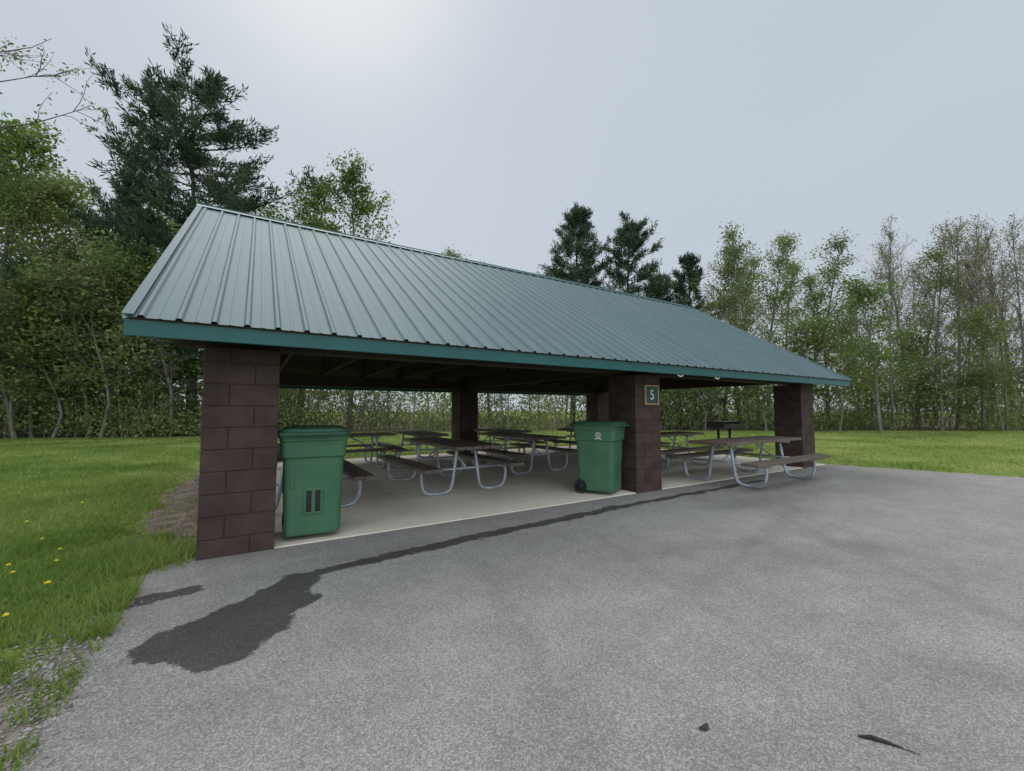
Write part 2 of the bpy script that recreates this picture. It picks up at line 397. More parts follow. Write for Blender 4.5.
while tx < XR-.1:
    mb = MB()
    mb.bar((tx, 4.92, 2.30), (tx, 11.92, 2.30), .045, .12)
    for sgn, ye in ((1,YF),(-1,YB)):
        mb.bar((tx+.046, ye+sgn*.10, zr(ye+sgn*.10)-.128), (tx+.046, YM, ZR-.128), .045, .13)
        for q0, q1 in ((6.2, 6.9), (7.7, 6.9), (7.7, YM)):
            y0 = q0 if sgn > 0 else 2*YM-q0; y1 = q1 if sgn > 0 else 2*YM-q1
            mb.bar((tx-.04, y0, 2.30), (tx-.04, y1, zr(y1)-.13), .035, .09)
    mb.build('truss', M['brown_wood'], pav, OFF); tx += 1.02
for xx in (-.36, 11.5):
    mb = MB(); y = 4.9
    while y < 11.9:
        y1 = y+.19
        za, zb = zr(y)-.2, zr(y1)-.2
        mb.add([(xx-.012,y,2.24),(xx+.012,y,2.24),(xx+.012,y1,2.24),(xx-.012,y1,2.24),(xx-.012,y,za),(xx+.012,y,za),(xx+.012,y1,zb),(xx-.012,y1,zb)],
               [(3,2,1,0),(4,5,6,7),(0,1,5,4),(1,2,6,5),(2,3,7,6),(3,0,4,7)]); y += .2
    mb.build('gable_siding', M['brown_wood'], pav, OFF)
for hx in (5.75, 6.75):
    mb = MB(); mb.tube(smoothpath([(hx,4.24,1.925),(hx,4.23,1.90),(hx+.07,4.23,1.885),(hx+.14,4.24,1.912)],4), .009, 6, (0,1,0)); mb.build('white_hook', M['white'], pav, OFF)

# sign on the middle pillar
sg = thing('number_sign', 'square teal number 5 sign with tan frame on the middle front pillar', 'sign', (5.69, 4.722, 1.60))
mb = MB(); mb.box((0,-.012,0),(.31,.018,.30)); mb.build('board', M['signboard'], sg, None, .002)
mb = MB()
for q in (-1,1):
    mb.box((q*.158,-.016,0),(.018,.030,.324)); mb.box((0,-.016,q*.153),(.298,.030,.018))
mb.build('frame', M['signframe'], sg, None, .003)
def text_mesh(body, size, name, mat, parent, loc, rot, ext=.002):
    cu = bpy.data.curves.new(name, 'FONT'); cu.body = body; cu.size = size; cu.extrude = ext; cu.align_x = 'CENTER'; cu.align_y = 'CENTER'
    ob = bpy.data.objects.new(name+'_tmp', cu); C.objects.link(ob)
    bpy.context.view_layer.update(); dg = bpy.context.evaluated_depsgraph_get()
    me = bpy.data.meshes.new_from_object(ob.evaluated_get(dg)); bpy.data.objects.remove(ob)
    me.materials.clear(); me.materials.append(mat)
    o = bpy.data.objects.new(name, me); C.objects.link(o); o.parent = parent; o.location = loc; o.rotation_euler = rot
    return o
text_mesh('5', .23, 'numeral', M['cream'], sg, (0,-.0245,-.004), (PI/2,0,0))

# ------------------------------------------------------------------ picnic tables
def make_table(label, L=2.44):
    t = thing('picnic_table', label, 'picnic table', (0,0,0), 0)
    mb = MB()
    for k in range(5): mb.box((0, -.30+k*.15, .745), (L, .14, .05))
    mb.build('tabletop', M['plank'], t, None, .005)
    for s in (-1,1):
        mb = MB()
        for k in (0,1): mb.box((0, s*(.66+k*.145), .435), (L, .135, .05))
        mb.build('seat', M['plank'], t, None, .005)
    for xx in (-L*.33, L*.33):
        for s in (-1,1):
            mb = MB()
            p = smoothpath([(xx,s*.16,.70),(xx,s*.20,.45),(xx,s*.25,.14),(xx,s*.31,.05),(xx,s*.41,.026),(xx,s*.58,.026),(xx,s*.69,.055),(xx,s*.745,.14),(xx,s*.765,.30),(xx,s*.735,.375),(xx,s*.60,.390)],4)
            mb.tube(p, .026, 8, (1,0,0)); mb.tube([(xx,s*.60,.390),(xx,s*.85,.390)], .018, 8)
            mb.build('leg', M['pipe'], t)
        mb = MB(); mb.tube([(xx,-.34,.70),(xx,.34,.70)], .02, 8); mb.tube([(xx,-.62,.388),(xx,.62,.388)], .018, 8)
        mb.build('crossbar', M['pipe'], t)
        mb = MB(); mb.tube([(xx,0,.40),(xx*.25,0,.715)], .016, 8); mb.build('brace', M['pipe'], t)
    return t
tab = make_table('picnic table with brown planks in the front row, between the two green carts')
specs = [(2.98,7.05,PI/2+.03,None),
         (.56,6.95,PI/2,'picnic table mostly hidden behind the leftmost green cart, one seat end showing'),
         (1.75,10.35,.05,'picnic table at the back left, behind the front row table'),
         (3.65,10.4,PI/2-.05,'picnic table at the back just left of the middle back pillar'),
         (5.25,8.15,PI/2+.05,'picnic table partly behind the green cart that stands by the numbered pillar'),
         (6.1,10.6,PI/2,'picnic table at the back, right of the middle back pillar'),
         (8.22,4.52,.02,'picnic table at the front right, standing over the slab edge beside the asphalt'),
         (8.4,6.7,.04,'picnic table just behind the front right table'),
         (8.3,8.9,PI/2,'picnic table in the third row of the right bay, half hidden by nearer tables'),
         (10.4,10.4,0,'picnic table at the back right under the roof')]
for i, (x, y, a, lb) in enumerate(specs):
    if i == 0: tab.location = (x,y,ZS); tab.rotation_euler = (0,0,a)
    else: dup(tab, (x,y,ZS), a, lb, None, (1.12,1,1) if i == 6 else None)

# ------------------------------------------------------------------ carts
def make_cart(label, emblem):
    t = thing('rubbish_cart', label, 'rubbish cart')
    mb = MB()
    mb.loft([rrect(.49,.50,.05,.05,cy=-.02), rrect(.51,.53,.08,.06,cy=-.012), rrect(.525,.565,.42,.06), rrect(.545,.60,.80,.06), rrect(.55,.605,.82,.06)])
    mb.build('body', M['cart'], t, None, .004)
    mb = MB()
    mb.loft([rrect(.565,.625,.80,.06), rrect(.585,.645,.812,.065), rrect(.595,.67,.960,.065), rrect(.615,.69,.970,.07), rrect(.615,.69,.995,.07), rrect(.635,.715,1.0,.07), rrect(.635,.715,1.02,.07)])
    mb.build('collar', M['cart'], t, None, .004)
    mb = MB()
    mb.loft([rrect(.645,.76,1.022,.08,cy=-.02), rrect(.645,.76,1.05,.08,cy=-.02), rrect(.61,.72,1.056,.08,cy=-.02), rrect(.58,.69,1.085,.08,cy=-.02), rrect(.42,.50,1.10,.08,cy=-.02)])
    ld = mb.build('lid', M['cart_dark'], t, None, .005)
    mb = MB(); mb.box((0,-.415,1.035),(.28,.05,.022)); mb.build('lid_grip', M['cart_dark'], ld, None, .005)
    mb = MB(); mb.tube(smoothpath([(-.24,.34,1.0),(-.24,.42,1.015),(-.19,.435,1.015),(.19,.435,1.015),(.24,.42,1.015),(.24,.34,1.0)],4), .018, 8); mb.build('handle', M['cart'], t)
    mb = MB()
    for xx in (-.04,.04): mb.box((xx, -.276, .375), (.038,.030,.20))
    mb.build('pocket_shade', M['black'], t)  # proud black boxes stand in for the shade inside the recessed lift slots
    mb = MB(); mb.box((0,-.280,.375),(.034,.034,.23))
    for xx in (-.074,.074): mb.box((xx,-.278,.375),(.022,.034,.23))
    for zz in (.488,.262): mb.box((0,-.278,zz),(.168,.034,.022))
    mb.build('lift_bar', M['cart'], t, None, .005)
    for q in (-1,1):
        mb = MB(); mb.tube([(q*.235,.225,.107),(q*.272,.225,.107)], .104, 20, (0,0,1)); w = mb.build('wheel', M['rubber'], t, None, .010)
        mb = MB(); mb.tube([(q*.267,.225,.107),(q*.278,.225,.107)], .058, 16, (0,0,1)); mb.build('hub', M['black'], w)
        mb = MB(); mb.box((q*.268, 0.0, .60), (.02,.03,.36)); mb.build('rib', M['cart'], t, None, .006)
        mb = MB(); mb.box((q*.185, -.288, .64), (.028,.022,.26)); mb.build('rib', M['cart'], t, None, .006)
    mb = MB(); mb.tube([(-.265,.225,.107),(.265,.225,.107)], .012, 8, (0,0,1)); mb.build('axle', M['iron'], t)
    if emblem:
        mb = MB(); n = 20; V = []
        for r in (.040,.029):
            for k in range(n): V.append((-.3005, -.08+r*math.cos(2*PI*k/n), .895+r*math.sin(2*PI*k/n)))
        mb.add(V, [(k,n+k,n+(k+1)%n,(k+1)%n) for k in range(n)])
        for dz, w in ((.008,.03),(-.008,.022)): mb.box((-.2985,-.08,.895+dz),(.006,w,.007))
        mb.box((-.296,-.08,.840),(.006,.11,.010))
        mb.build('emblem', M['white'], t)
    return t
ca = make_cart('green wheeled rubbish cart in front of the near corner pillar', False)
ca.location = (.60,5.10,ZS); ca.rotation_euler = (0,0,-.09); ca.scale = (1.06,1.06,1.05)
cb_ = make_cart('green wheeled rubbish cart with white emblem beside the numbered pillar', True)
cb_.location = (4.87,5.10,ZS); cb_.rotation_euler = (0,0,.48); cb_.scale = (1.04,1.04,1.05)

# ------------------------------------------------------------------ grill beyond the slab
g = thing('charcoal_grill', 'black iron group grill on posts beyond the far end of the pavilion', 'grill', (14.4,8.75,0), .1)
mb = MB(); mb.box((0,0,.72),(1.3,.6,.02)); mb.box((0,.3,.83),(1.3,.015,.24)); mb.box((0,-.3,.78),(1.3,.015,.14)); mb.box((-.65,0,.83),(.015,.6,.24)); mb.box((.65,0,.83),(.015,.6,.24)); mb.build('firebox', M['iron'], g, None, .003)
mb = MB()
for k in range(16): mb.tube([(-.6+k*.08,-.34,.93),(-.6+k*.08,.29,.93)], .008, 5)
mb.build('grate', M['iron'], g)
for q in (-.42,.42):
    mb = MB(); mb.tube([(q,0,0),(q,0,.72)], .045, 10); mb.build('post', M['iron'], g)

# ------------------------------------------------------------------ leaf and tree builders
def leaves(cent, size, rng, up=.35, asp=.6):
    n = len(cent); nrm = rng.normal(size=(n,3)); nrm[:,2] += up*2; nrm /= np.linalg.norm(nrm,axis=1)[:,None]
    t = rng.normal(size=(n,3)); u = np.cross(nrm, t); u /= np.linalg.norm(u,axis=1)[:,None]+1e-9; v = np.cross(nrm, u)
    s = size*rng.uniform(.5,1.4,n)[:,None]
    V = np.stack([cent-u*s*.5, cent-v*s*.5*asp+nrm*s*.06, cent+u*s*.5, cent+v*s*.5*asp+nrm*s*.06], axis=1).reshape(-1,3)
    return V, np.arange(4*n).reshape(n,4)
def needles(cent, dirs, ln, wd, rng):
    n = len(cent); d = dirs/(np.linalg.norm(dirs,axis=1)[:,None]+1e-9)
    t = rng.normal(size=(n,3)); v = np.cross(d, t); v /= np.linalg.norm(v,axis=1)[:,None]+1e-9
    l = ln*rng.uniform(.6,1.3,n)[:,None]
    V = np.stack([cent, cent+d*l*.5-v*wd, cent+d*l, cent+d*l*.5+v*wd], axis=1).reshape(-1,3)
    return V, np.arange(4*n).reshape(n,4)
def limb(mb, p, d, L, r0, r1, seg, wob, lift, rng, n=5):
    p = np.array(p, float); d = np.array(d, float); d /= np.linalg.norm(d); pts = [p.copy()]
    for k in range(seg):
        d = d+rng.normal(size=3)*wob; d[2] += lift/seg; d /= np.linalg.norm(d)
        p = p+d*L/seg; pts.append(p.copy())
    mb.tube(pts, np.linspace(r0, r1, seg+1), n, cap=False)
    return np.array(pts)
def lerp_pts(P, t):
    f = t*(len(P)-1); i = min(int(f), len(P)-2); return P[i]+(P[i+1]-P[i])*(f-i), P[i+1]-P[i]
def tree(name, label, cat, H, R, seed, leafmat, barkmat, base=.3, n1=24, n2=6, n3=0, nl=9000, ls=.15, sig=.35, elev=(15,60), r0=None, group=None, twigr=.012, wob=.035):
    rng = np.random.default_rng(seed); t = thing(name, label, cat, (0,0,0), 0, group); mb = MB(); tips = []
    rr = (r0 or H*.011)
    T = limb(mb, (0,0,-.05), (rng.normal()*.04, rng.normal()*.04, 1), H, rr, .012, 9, wob, .05, rng, 8)
    for k in range(n1):
        s = (k+rng.uniform(0,1))/n1; tt = base+(1-base)*s*.98
        p, _ = lerp_pts(T, tt); az = k*2.4+rng.uniform(-.5,.5)
        pr = (s+.12)**.45*(1.08-s)**.75*1.45
        L = R*pr*rng.uniform(.55,1.2)/.8
        el = math.radians(elev[0]+(elev[1]-elev[0])*s+rng.normal()*9)
        d = (math.cos(az)*math.cos(el), math.sin(az)*math.cos(el), math.sin(el))
        B = limb(mb, p, d, L, max(.012, rr*.42*(1-tt*.7)), .007, 5, .11, .25, rng, 5)
        tips.append(B[-1]); tips.append(B[-2])
        for j in range(n2):
            q, bd = lerp_pts(B, rng.uniform(.25,.98)); bd = bd/np.linalg.norm(bd)
            d2 = bd+rng.normal(size=3)*.6; d2[2] += .15
            L2 = L*rng.uniform(.22,.5)
            B2 = limb(mb, q, d2, L2, twigr, .005, 3, .15, .15, rng, 3)
            tips.append(B2[-1]); tips.append(B2[1])
            for m in range(n3):
                q3, bd3 = lerp_pts(B2, rng.uniform(.2,1)); d3 = bd3/np.linalg.norm(bd3)+rng.normal(size=3)*.6; d3[2] += .2
                B3 = limb(mb, q3, d3, L2*rng.uniform(.4,.8), twigr*.65, .004, 2, .15, .1, rng, 3); tips.append(B3[-1])
    mb.build('trunk', barkmat, t)
    tips = np.array(tips)
    if nl:
        wgt = rng.gamma(1.0, 1, len(tips)); wgt /= wgt.sum()
        idx = rng.choice(len(tips), nl, p=wgt)
        V, F = leaves(tips[idx]+rng.normal(size=(nl,3))*np.array([sig,sig,sig*.7]), ls, rng)
        np_mesh('crown', V, F, leafmat, t)
    return t
def pine(name, label, H, R, seed, base=.12, spacing=.7, group=None, power=.8, ntuft=9, ln=.36, wd=.034, sag=0.0, lat=1.8, topel=40):
    rng = np.random.default_rng(seed); t = thing(name, label, 'pine tree', (0,0,0), 0, group); mb = MB()
    T = limb(mb, (0,0,-.05), (0.01,0,1), H, H*.014, .02, 12, .012, .05, rng, 8)
    cent = []; dirs = []
    def tuft(p, d, k):
        dd = d*.7+rng.normal(size=(k,3))*.55; dd[:,2] += .3
        cent.append(p+rng.normal(size=(k,3))*.10); dirs.append(dd)
    z = base*H
    while z < H*.985:
        s = (z/H-base)/(1-base); nb = rng.integers(4,7); a0 = rng.uniform(0,6.28); wl = rng.uniform(.7,1.15)
        for b in range(nb):
            if rng.uniform() < .1: continue
            az = a0+b*2*PI/nb+rng.normal()*.2
            L = R*wl*((1-s)**power)*(.5+.6*rng.uniform())*min(1,.45+s*2.4)+.25
            el = math.radians(-4+topel*s*s+rng.normal()*6)-sag
            d = np.array((math.cos(az)*math.cos(el), math.sin(az)*math.cos(el), math.sin(el)))
            p, _ = lerp_pts(T, min(.999,(z+rng.normal()*.1)/H))
            B = limb(mb, p, d, L, .018+.012*L, .008, 5, .05, .28, rng, 4)
            for k in range(int(4+L*lat)):
                q, bd = lerp_pts(B, rng.uniform(.28,1.0)); bd = bd/np.linalg.norm(bd)
                sd = np.array((-bd[1], bd[0], .14))*(1 if rng.uniform() < .5 else -1)
                d2 = bd*.8+sd*rng.uniform(.4,1.0); d2[2] += .12; d2 /= np.linalg.norm(d2)
                l2 = min(1.7, L*.34)*rng.uniform(.5,1.1)
                for m in range(4): tuft(q+d2*l2*(m+.5)/4+np.array((0,0,.06*m)), d2, ntuft)
            tuft(B[-1], d, ntuft*2); tuft(B[-2], d, ntuft)
        z += spacing*rng.uniform(.7,1.3)*(1.15-.55*s)
    tuft(T[-1], np.array((0,0,1.)), 14)
    mb.build('trunk', M['bark_pine'], t)
    V, F = needles(np.concatenate(cent), np.concatenate(dirs), ln, wd, rng)
    np_mesh('crown', V, F, M['pine'], t)
    return t
def ht(v, F): return (410-v)/418*F+H0
def put(o, u, F, rz=0, s=None):
    o.location = tuple(at(u, F)); o.rotation_euler = (0,0,rz)
    if s: o.scale = s
    return o

# pines
put(pine('pine_tree', 'tall dark broad pine rising behind the left end of the pavilion roof', ht(70,25), 9.6, 11, .16, .82, power=.58, sag=.05, ntuft=9, ln=.38, wd=.036, topel=22, lat=2.1), 192, 25, 1.1)
put(pine('pine_tree', 'dark pine left of the tall pine, half hidden by leafy trees', ht(190,28), 6.0, 12, .1, .95, power=.6, ntuft=7), 122, 28, 2.0)
put(pine('pine_tree', 'dense dark pine standing above the middle of the roof ridge, the taller of two', ht(200,36), 4.5, 13, .2, .62, power=.55, ntuft=8), 572, 36, .4)
put(pine('pine_tree', 'dark pine above the roof ridge with spreading right arms, the shorter of two', ht(228,36), 5.8, 14, .2, .8, power=.5, ntuft=8), 626, 36, 2.4)
sp_ = put(pine('conifer', 'loose dark conifer among the light trees right of the two pines', ht(256,36), 3.8, 15, .08, .85, power=.65, ntuft=6), 694, 36, .7)
dup(sp_, tuple(at(660,37)), 2.9, 'short dark conifer low beside the spreading pine', None, (.9,.9,.9))
# leafy trees left
LG, LS, LD, BD = M['leaf_green'], M['leaf_spring'], M['leaf_dark'], M['leaf_bud']
put(tree('leafy_tree', 'bright green leafy tree at the far left edge of the lawn', 'tree', ht(118,21), 4.6, 21, LG, M['bark'], .22, 30, 7, 0, 11000, .22, .38), 0, 21)
put(tree('leafy_tree', 'yellow-green budding tree left of the tall pine', 'tree', ht(190,22.5), 3.4, 22, LS, M['bark_grey'], .12, 28, 7, 1, 7000, .16, .36), 68, 22.5)
put(tree('leafy_tree', 'olive green tree under the tall pine behind the near roof corner', 'tree', ht(262,23), 3.8, 23, LD, M['bark'], .1, 28, 7, 0, 8500, .2, .44), 148, 23)
put(tree('leafy_tree', 'olive leafy tree hidden behind the left pillar and roof corner', 'tree', ht(225,27), 4.2, 24, LD, M['bark'], .12, 26, 7, 0, 8000, .22, .45), 245, 27)
put(tree('leafy_tree', 'olive leafy tree outside the left edge of the woods', 'tree', ht(150,21), 4.5, 25, LD, M['bark'], .14, 26, 7, 0, 7000, .22, .42), -75, 21)
put(tree('leafy_tree', 'rounded yellow-green tree low between the left edge tree and the pine', 'tree', ht(262,21), 3.0, 27, LS, M['bark_grey'], .15, 26, 7, 0, 6000, .17, .40), 108, 21.5)
put(tree('leafy_tree', 'low light green tree at the left frame edge above the brush', 'tree', ht(280,20), 2.8, 28, LG, M['bark_grey'], .15, 26, 7, 0, 5000, .17, .40), 34, 20.3)
mp_ = put(tree('maple_tree', 'fresh green broadleaf tree showing above the roof, right of the tall pine', 'tree', ht(178,27), 3.9, 26, LG, M['bark'], .3, 30, 9, 0, 9500, .18, .28, (25,65)), 350, 27, .6)
dup(mp_, tuple(at(298, 28)), 2.2, 'fresh green broadleaf tree between the tall pine and the roof ridge', None, (1.05,1.05,1.0))
dup(mp_, tuple(at(455, 33)), 4.0, 'treetop just peeking over the middle of the roof ridge', None, (.8,.8,.83))
dup(mp_, tuple(at(490, 34)), 5.2, 'small treetop peeking over the ridge left of the two pines', None, (.7,.7,.765))
# spring trees on the right
sp1 = tree('spring_tree', 'slender light green tree right of the two pines', 'tree', 14.2, 2.4, 31, LS, M['bark_grey'], .12, 38, 6, 1, 6500, .155, .28, (25,68), wob=.05)
sp2 = tree('spring_tree', 'slender light green tree in the middle of the right tree row', 'tree', 14.2, 2.7, 32, LS, M['bark_grey'], .10, 38, 6, 1, 6000, .155, .30, (28,70), wob=.06)
put(sp1, 710, 32, .3, (1,1,ht(246,32)/14.2)); put(sp2, 740, 33, 1.3, (1,1,ht(240,33)/14.2))
extra = [(sp1,768,31.5,234,'tallest slender light green tree of the right row'), (sp2,806,33,252,'slender light green tree left of the bare trees'),
         (sp1,828,31,280,'light green tree beside the bare trees, above the far roof corner'), (sp2,680,37,268,'light green tree partly behind the spreading pine'),
         (sp1,788,38,258,'thin pale tree standing behind the right row of light green trees'), (sp2,724,39,262,'thin pale tree behind the slender tree right of the pines'),
         (sp2,856,37,300,'pale tree behind the gap between the green and the bare trees'), (sp1,650,39,285,'pale tree just right of the spreading pine'),
         (sp2,918,33,262,'light green tree mixed into the left part of the bare trees'), (sp1,992,33,272,'light green tree mixed into the bare trees near the right edge'),
         (sp2,757,36,256,'thin pale tree filling the gap beside the tallest light green tree')]
for i, (pr, u, F, v, lb) in enumerate(extra): dup(pr, tuple(at(u,F)), i*1.7+.5, lb, None, (.9+.12*(i%3),.9+.12*((i+1)%3),ht(v,F)/14.2))
put(tree('young_tree', 'young green tree standing forward on the right lawn edge', 'tree', ht(285,24), 2.3, 41, LG, M['bark_grey'], .24, 28, 7, 1, 4600, .15, .28, (25,60)), 879, 24)
# bare trees
bare = [tree('bare_tree', 'thin bare brown tree in the row at the right edge of the woods', 'tree', 13.5, 2.1, 51+k, BD, M['bark_grey'] if k else M['twig'], .2, 32, 6, 3, 1500+450*k, .10, .25, (40,75), .09, 'thin bare trees along the right edge', twigr=.013, wob=.05) for k in range(3)]
bl = [(893,28,222),(904,32.5,238),(914,30,250),(934,32,226),(940,27.6,258),(955,30,214),(966,33,236),(981,28,222),(985,31,212),(1004,28,216),(1010,32,240),(1023,28,210),(1038,30,222),(1052,28,240),(1075,29,220),(866,33,278),(872,36,268),(960,37,262),(1005,38,258),(925,37.5,262),(1030,36,270)]
for i, (u, F, v) in enumerate(bl):
    sc = (rnd.uniform(.7,1.3),)*2+(ht(v,F)/13.5,)
    if i < 3: put(bare[i], u, F, i*1.3, sc)
    else: dup(bare[i%3], tuple(at(u,F)), rnd.uniform(0,6.28), None, None, sc)
for i, (u, F, v, lb) in enumerate([(90,20.6,268,'thin bare tree between the budding tree and the olive tree on the left'),(172,21.5,305,'thin bare tree close behind the left roof corner'),(18,19.5,290,'thin bare tree low at the left edge of the woods')]):
    d_ = dup(bare[i%3], tuple(at(u,F)), i*2.1, lb, None, (1.1,1.1,ht(v,F)/13.5)); d_['group'] = 'thin bare trees in the left woods'
st = tree('sapling', 'thin sapling among the woodland undergrowth', 'tree', 7.5, 1.8, 61, LS, M['bark_grey'], .25, 20, 6, 1, 2600, .15, .30, (25,65), .06, 'saplings in the undergrowth', wob=.07)
for i in range(52):
    u = (-40+i*9.5) if i < 16 else (285+(i-16)*21+rnd.uniform(-9,9))
    F = edgeF(u)+rnd.uniform(-.2,5)
    if i == 0: put(st, u, F, 0)
    else: dup(st, tuple(at(u,F)), rnd.uniform(0,6.28), None, None, (rnd.uniform(.8,1.4),)*2+(rnd.uniform(.55,1.3) if u < 640 else rnd.uniform(.45,1.05),))
b2 = [(-160,26,100),(-20,28,150),(40,31,180),(95,33,210),(170,33,220)]
for i, (u, F, v) in enumerate(b2):
    t = tree('woodland_tree', ['tree beyond the left frame edge','tree deep in the woods at far left','tree deep behind the budding tree','tree deep in the woods beside the half hidden pine','tree deep in the woods under the tall pine'][i], 'tree', ht(v,F), 4.8, 70+i, LS if i in (1,3) else LD, M['bark'], .08, 24, 6, 0, 5200, .28, .5)
    put(t, u, F, i)

# branch reaching in at top left
t = thing('overhanging_tree', 'bare tree outside the left edge reaching a twiggy branch into the top left corner', 'tree', tuple(RF(-11.8,7.6)))
rng = np.random.default_rng(5); mb = MB()
T = limb(mb, (0,0,-.05), (0,0,1), 9.8, .15, .05, 8, .02, .05, rng, 8)
cent = []
Rv = np.array((CX,-SX,0))
for k, (z, L, el, sw) in enumerate([(6.7,4.2,.26,.12),(7.2,3.8,.18,-.1),(7.9,3.0,.10,.2),(9.2,2.2,.35,-.2),(6,2.5,.4,2.4),(7.5,2.5,.5,3.3),(8.4,2.2,.6,4.2)]):
    p, _ = lerp_pts(T, z/9.8); dd = np.array((Rv[0]*math.cos(sw)-Rv[1]*math.sin(sw), Rv[0]*math.sin(sw)+Rv[1]*math.cos(sw), el))
    B = limb(mb, p, dd, L, .022, .004, 7, .09, -.05, rng, 5)
    for j in range(12):
        q, bd = lerp_pts(B, rng.uniform(.3,1)); bd = bd/np.linalg.norm(bd); d2 = bd+rng.normal(size=3)*.45; d2[2] += .1
        B2 = limb(mb, q, d2, rng.uniform(.4,1.0), .007, .0025, 4, .18, .1, rng, 4)
        cent += [B2[-1], B2[-2], B2[-3]]
mb.build('trunk', M['bark'], t)
cent = np.array(cent); idx = rng.integers(0,len(cent),800)
V, F = leaves(cent[idx]+rng.normal(size=(800,3))*.05, .065, rng); np_mesh('crown', V, F, BD, t)

# ------------------------------------------------------------------ undergrowth
rng = np.random.default_rng(3)
def mass(name, label, regs, mat, ls, stems=True):
    cs = []; mb = MB()
    for (u0,u1,dF0,dF1,h0,h1,n,per,rad) in regs:
        for _ in range(n):
            u = rng.uniform(u0,u1); F = edgeF(u)+rng.uniform(dF0,dF1); h = h0+(h1-h0)*rng.beta(1.2,2.4); p = at(u,F)
            hm = 1+.45*math.sin(u*.021+1)+.35*math.sin(u*.057); h *= max(.45,hm)
            m = int(per*rng.uniform(.4,1.5)); tt = rng.uniform(.05,1,m)**.8
            rd = rad*rng.uniform(.6,1.5)
            q = p+np.stack([rng.normal(size=m)*rd*(.5+.6*np.sin(tt*PI)), rng.normal(size=m)*rd*(.5+.6*np.sin(tt*PI)), tt*h], axis=1)
            cs.append(q)
            if stems and rng.uniform() < .8:
                for _k in range(2): limb(mb, p+rng.normal(size=3)*np.array((.3,.3,0)), rng.normal(size=3)*.28+np.array((0,0,1)), h*rng.uniform(.8,1.25), .024, .007, 4, .10, 0, rng, 3)
    cs = np.concatenate(cs); V, F = leaves(cs, ls, rng)
    o = np_mesh(name, V, F, mat); tag(o, label, 'undergrowth', None, 'stuff')
    if stems:
        o2 = mb.build('undergrowth_stems', M['twig']); tag(o2, 'thin brown stems standing in the '+label, 'stems', None, 'stuff')
mass('undergrowth', 'mixed green undergrowth filling the edge of the woods on the left', [(-260,300,.6,4,.8,4.0,110,100,.7),(-260,300,3,9,3,9,120,140,1.0)], M['leaf_dark'], .18)
mass('undergrowth', 'yellow green brush along the wood edge behind and right of the pavilion', [(-150,300,.3,3,.5,5.0,110,110,.75),(280,720,.6,5,.8,4.8,110,110,.8),(640,1300,.3,4,.5,4.2,160,100,.8),(280,700,4,12,2,9,100,130,1.1),(640,1300,4,14,1.2,8,150,110,1.2)], M['shrub'], .16)
mass('undergrowth', 'fresh green bushes dotted along the wood edge', [(-200,300,.2,5,.8,5.5,60,120,.8),(280,1250,.2,6,.6,4.5,80,120,.8)], M['leaf_green'], .15)
mass('undergrowth', 'brownish budding brush scattered through the wood edge', [(-200,300,.2,6,1.0,6.5,70,70,.9),(280,1250,.2,7,.8,6.0,130,75,1.0)], M['leaf_bud'], .14)
mass('distant_wood', 'hazy far woods closing the view behind the tree rows', [(-300,300,12,30,6,15,80,150,2.2),(280,1500,18,34,4,10,200,120,2.2)], M['leaf_spring'], .42, False)

# ------------------------------------------------------------------ grass
def blocked(P):
    x, y = P[:,0], P[:,1]
    lotm = (x > -.68) & (x < 12.25+np.clip((4.5-y)*.31,0,9)) & (y < 4.80)
    slab = (x > -.45) & (x < 12.1) & (y > 4.7) & (y < 12.15)
    dirt = (x > -.96-.20*np.clip((y-5)/3,0,1)-.11*np.sin(y*3.1)-.05*np.sin(y*9)) & (x < -.3) & (y > 5.1) & (y < 13.4) & (rng.uniform(size=len(x)) < .93)
    grav = (x > -.98-.12*np.sin(y*4)-.06*np.sin(y*11)) & (x < -.6) & (y < 3.6) & (rng.uniform(size=len(x)) < .88)
    return lotm | slab | dirt | grav
def grass(n, u0, u1, F0, F1, h):
    F = np.exp(rng.uniform(math.log(F0), math.log(F1), n)); u = rng.uniform(u0,u1,n); R = (u-512)/418*F
    P = np.stack([R*CX+F*SX, -R*SX+F*CX, np.zeros(n)], axis=1)
    k = ~blocked(P) & (F < np.interp(u, [-900,-200,0,180,330,520,700,2200], [17,18,19,20.5,25,26.5,27,27])+.8)
    P = P[k]; F = F[k]; n = len(P)
    clump = .6+.8*np.abs(np.sin(P[:,0]*2.1+np.sin(P[:,1]*1.7)*1.5)*np.cos(P[:,1]*1.3+P[:,0]*.6))
    hh = h*clump*rng.uniform(.5,1.4,n); w = (.0028+.00085*F)*rng.uniform(.7,1.3,n)
    a = rng.uniform(0,2*PI,n); sd = np.stack([np.cos(a),np.sin(a),np.zeros(n)],axis=1)
    lean = rng.normal(size=(n,3))*.5; lean[:,2] = 1
    V = np.stack([P-sd*w[:,None], P+sd*w[:,None], P+lean*hh[:,None]],axis=1).reshape(-1,3)
    return V
V = np.concatenate([grass(140000,-330,215,2.1,21,.06), grass(45000,640,1350,8,27,.05), grass(30000,200,760,11,27,.05)])
m = 8000; P = np.stack([-.68-np.abs(rng.normal(size=m))*.11, rng.uniform(1.2,5.9,m), np.zeros(m)],axis=1)
P = P[((np.sin(P[:,1]*5.1)+np.sin(P[:,1]*11.3)) > .0) & ((P[:,1] > 3.2) | (rng.uniform(size=m) < .4))]
m2 = 2400; P3 = np.stack([rng.normal(-.66,.15,m2), rng.normal(5.0,.18,m2), np.zeros(m2)],axis=1); P3 = P3[(P3[:,0] < -.39)]
P = np.concatenate([P,P3]); m = len(P)
a = rng.uniform(0,2*PI,m); sd = np.stack([np.cos(a),np.sin(a),np.zeros(m)],axis=1)*.0055; lean = rng.normal(size=(m,3))*.5; lean[:,2] = 1
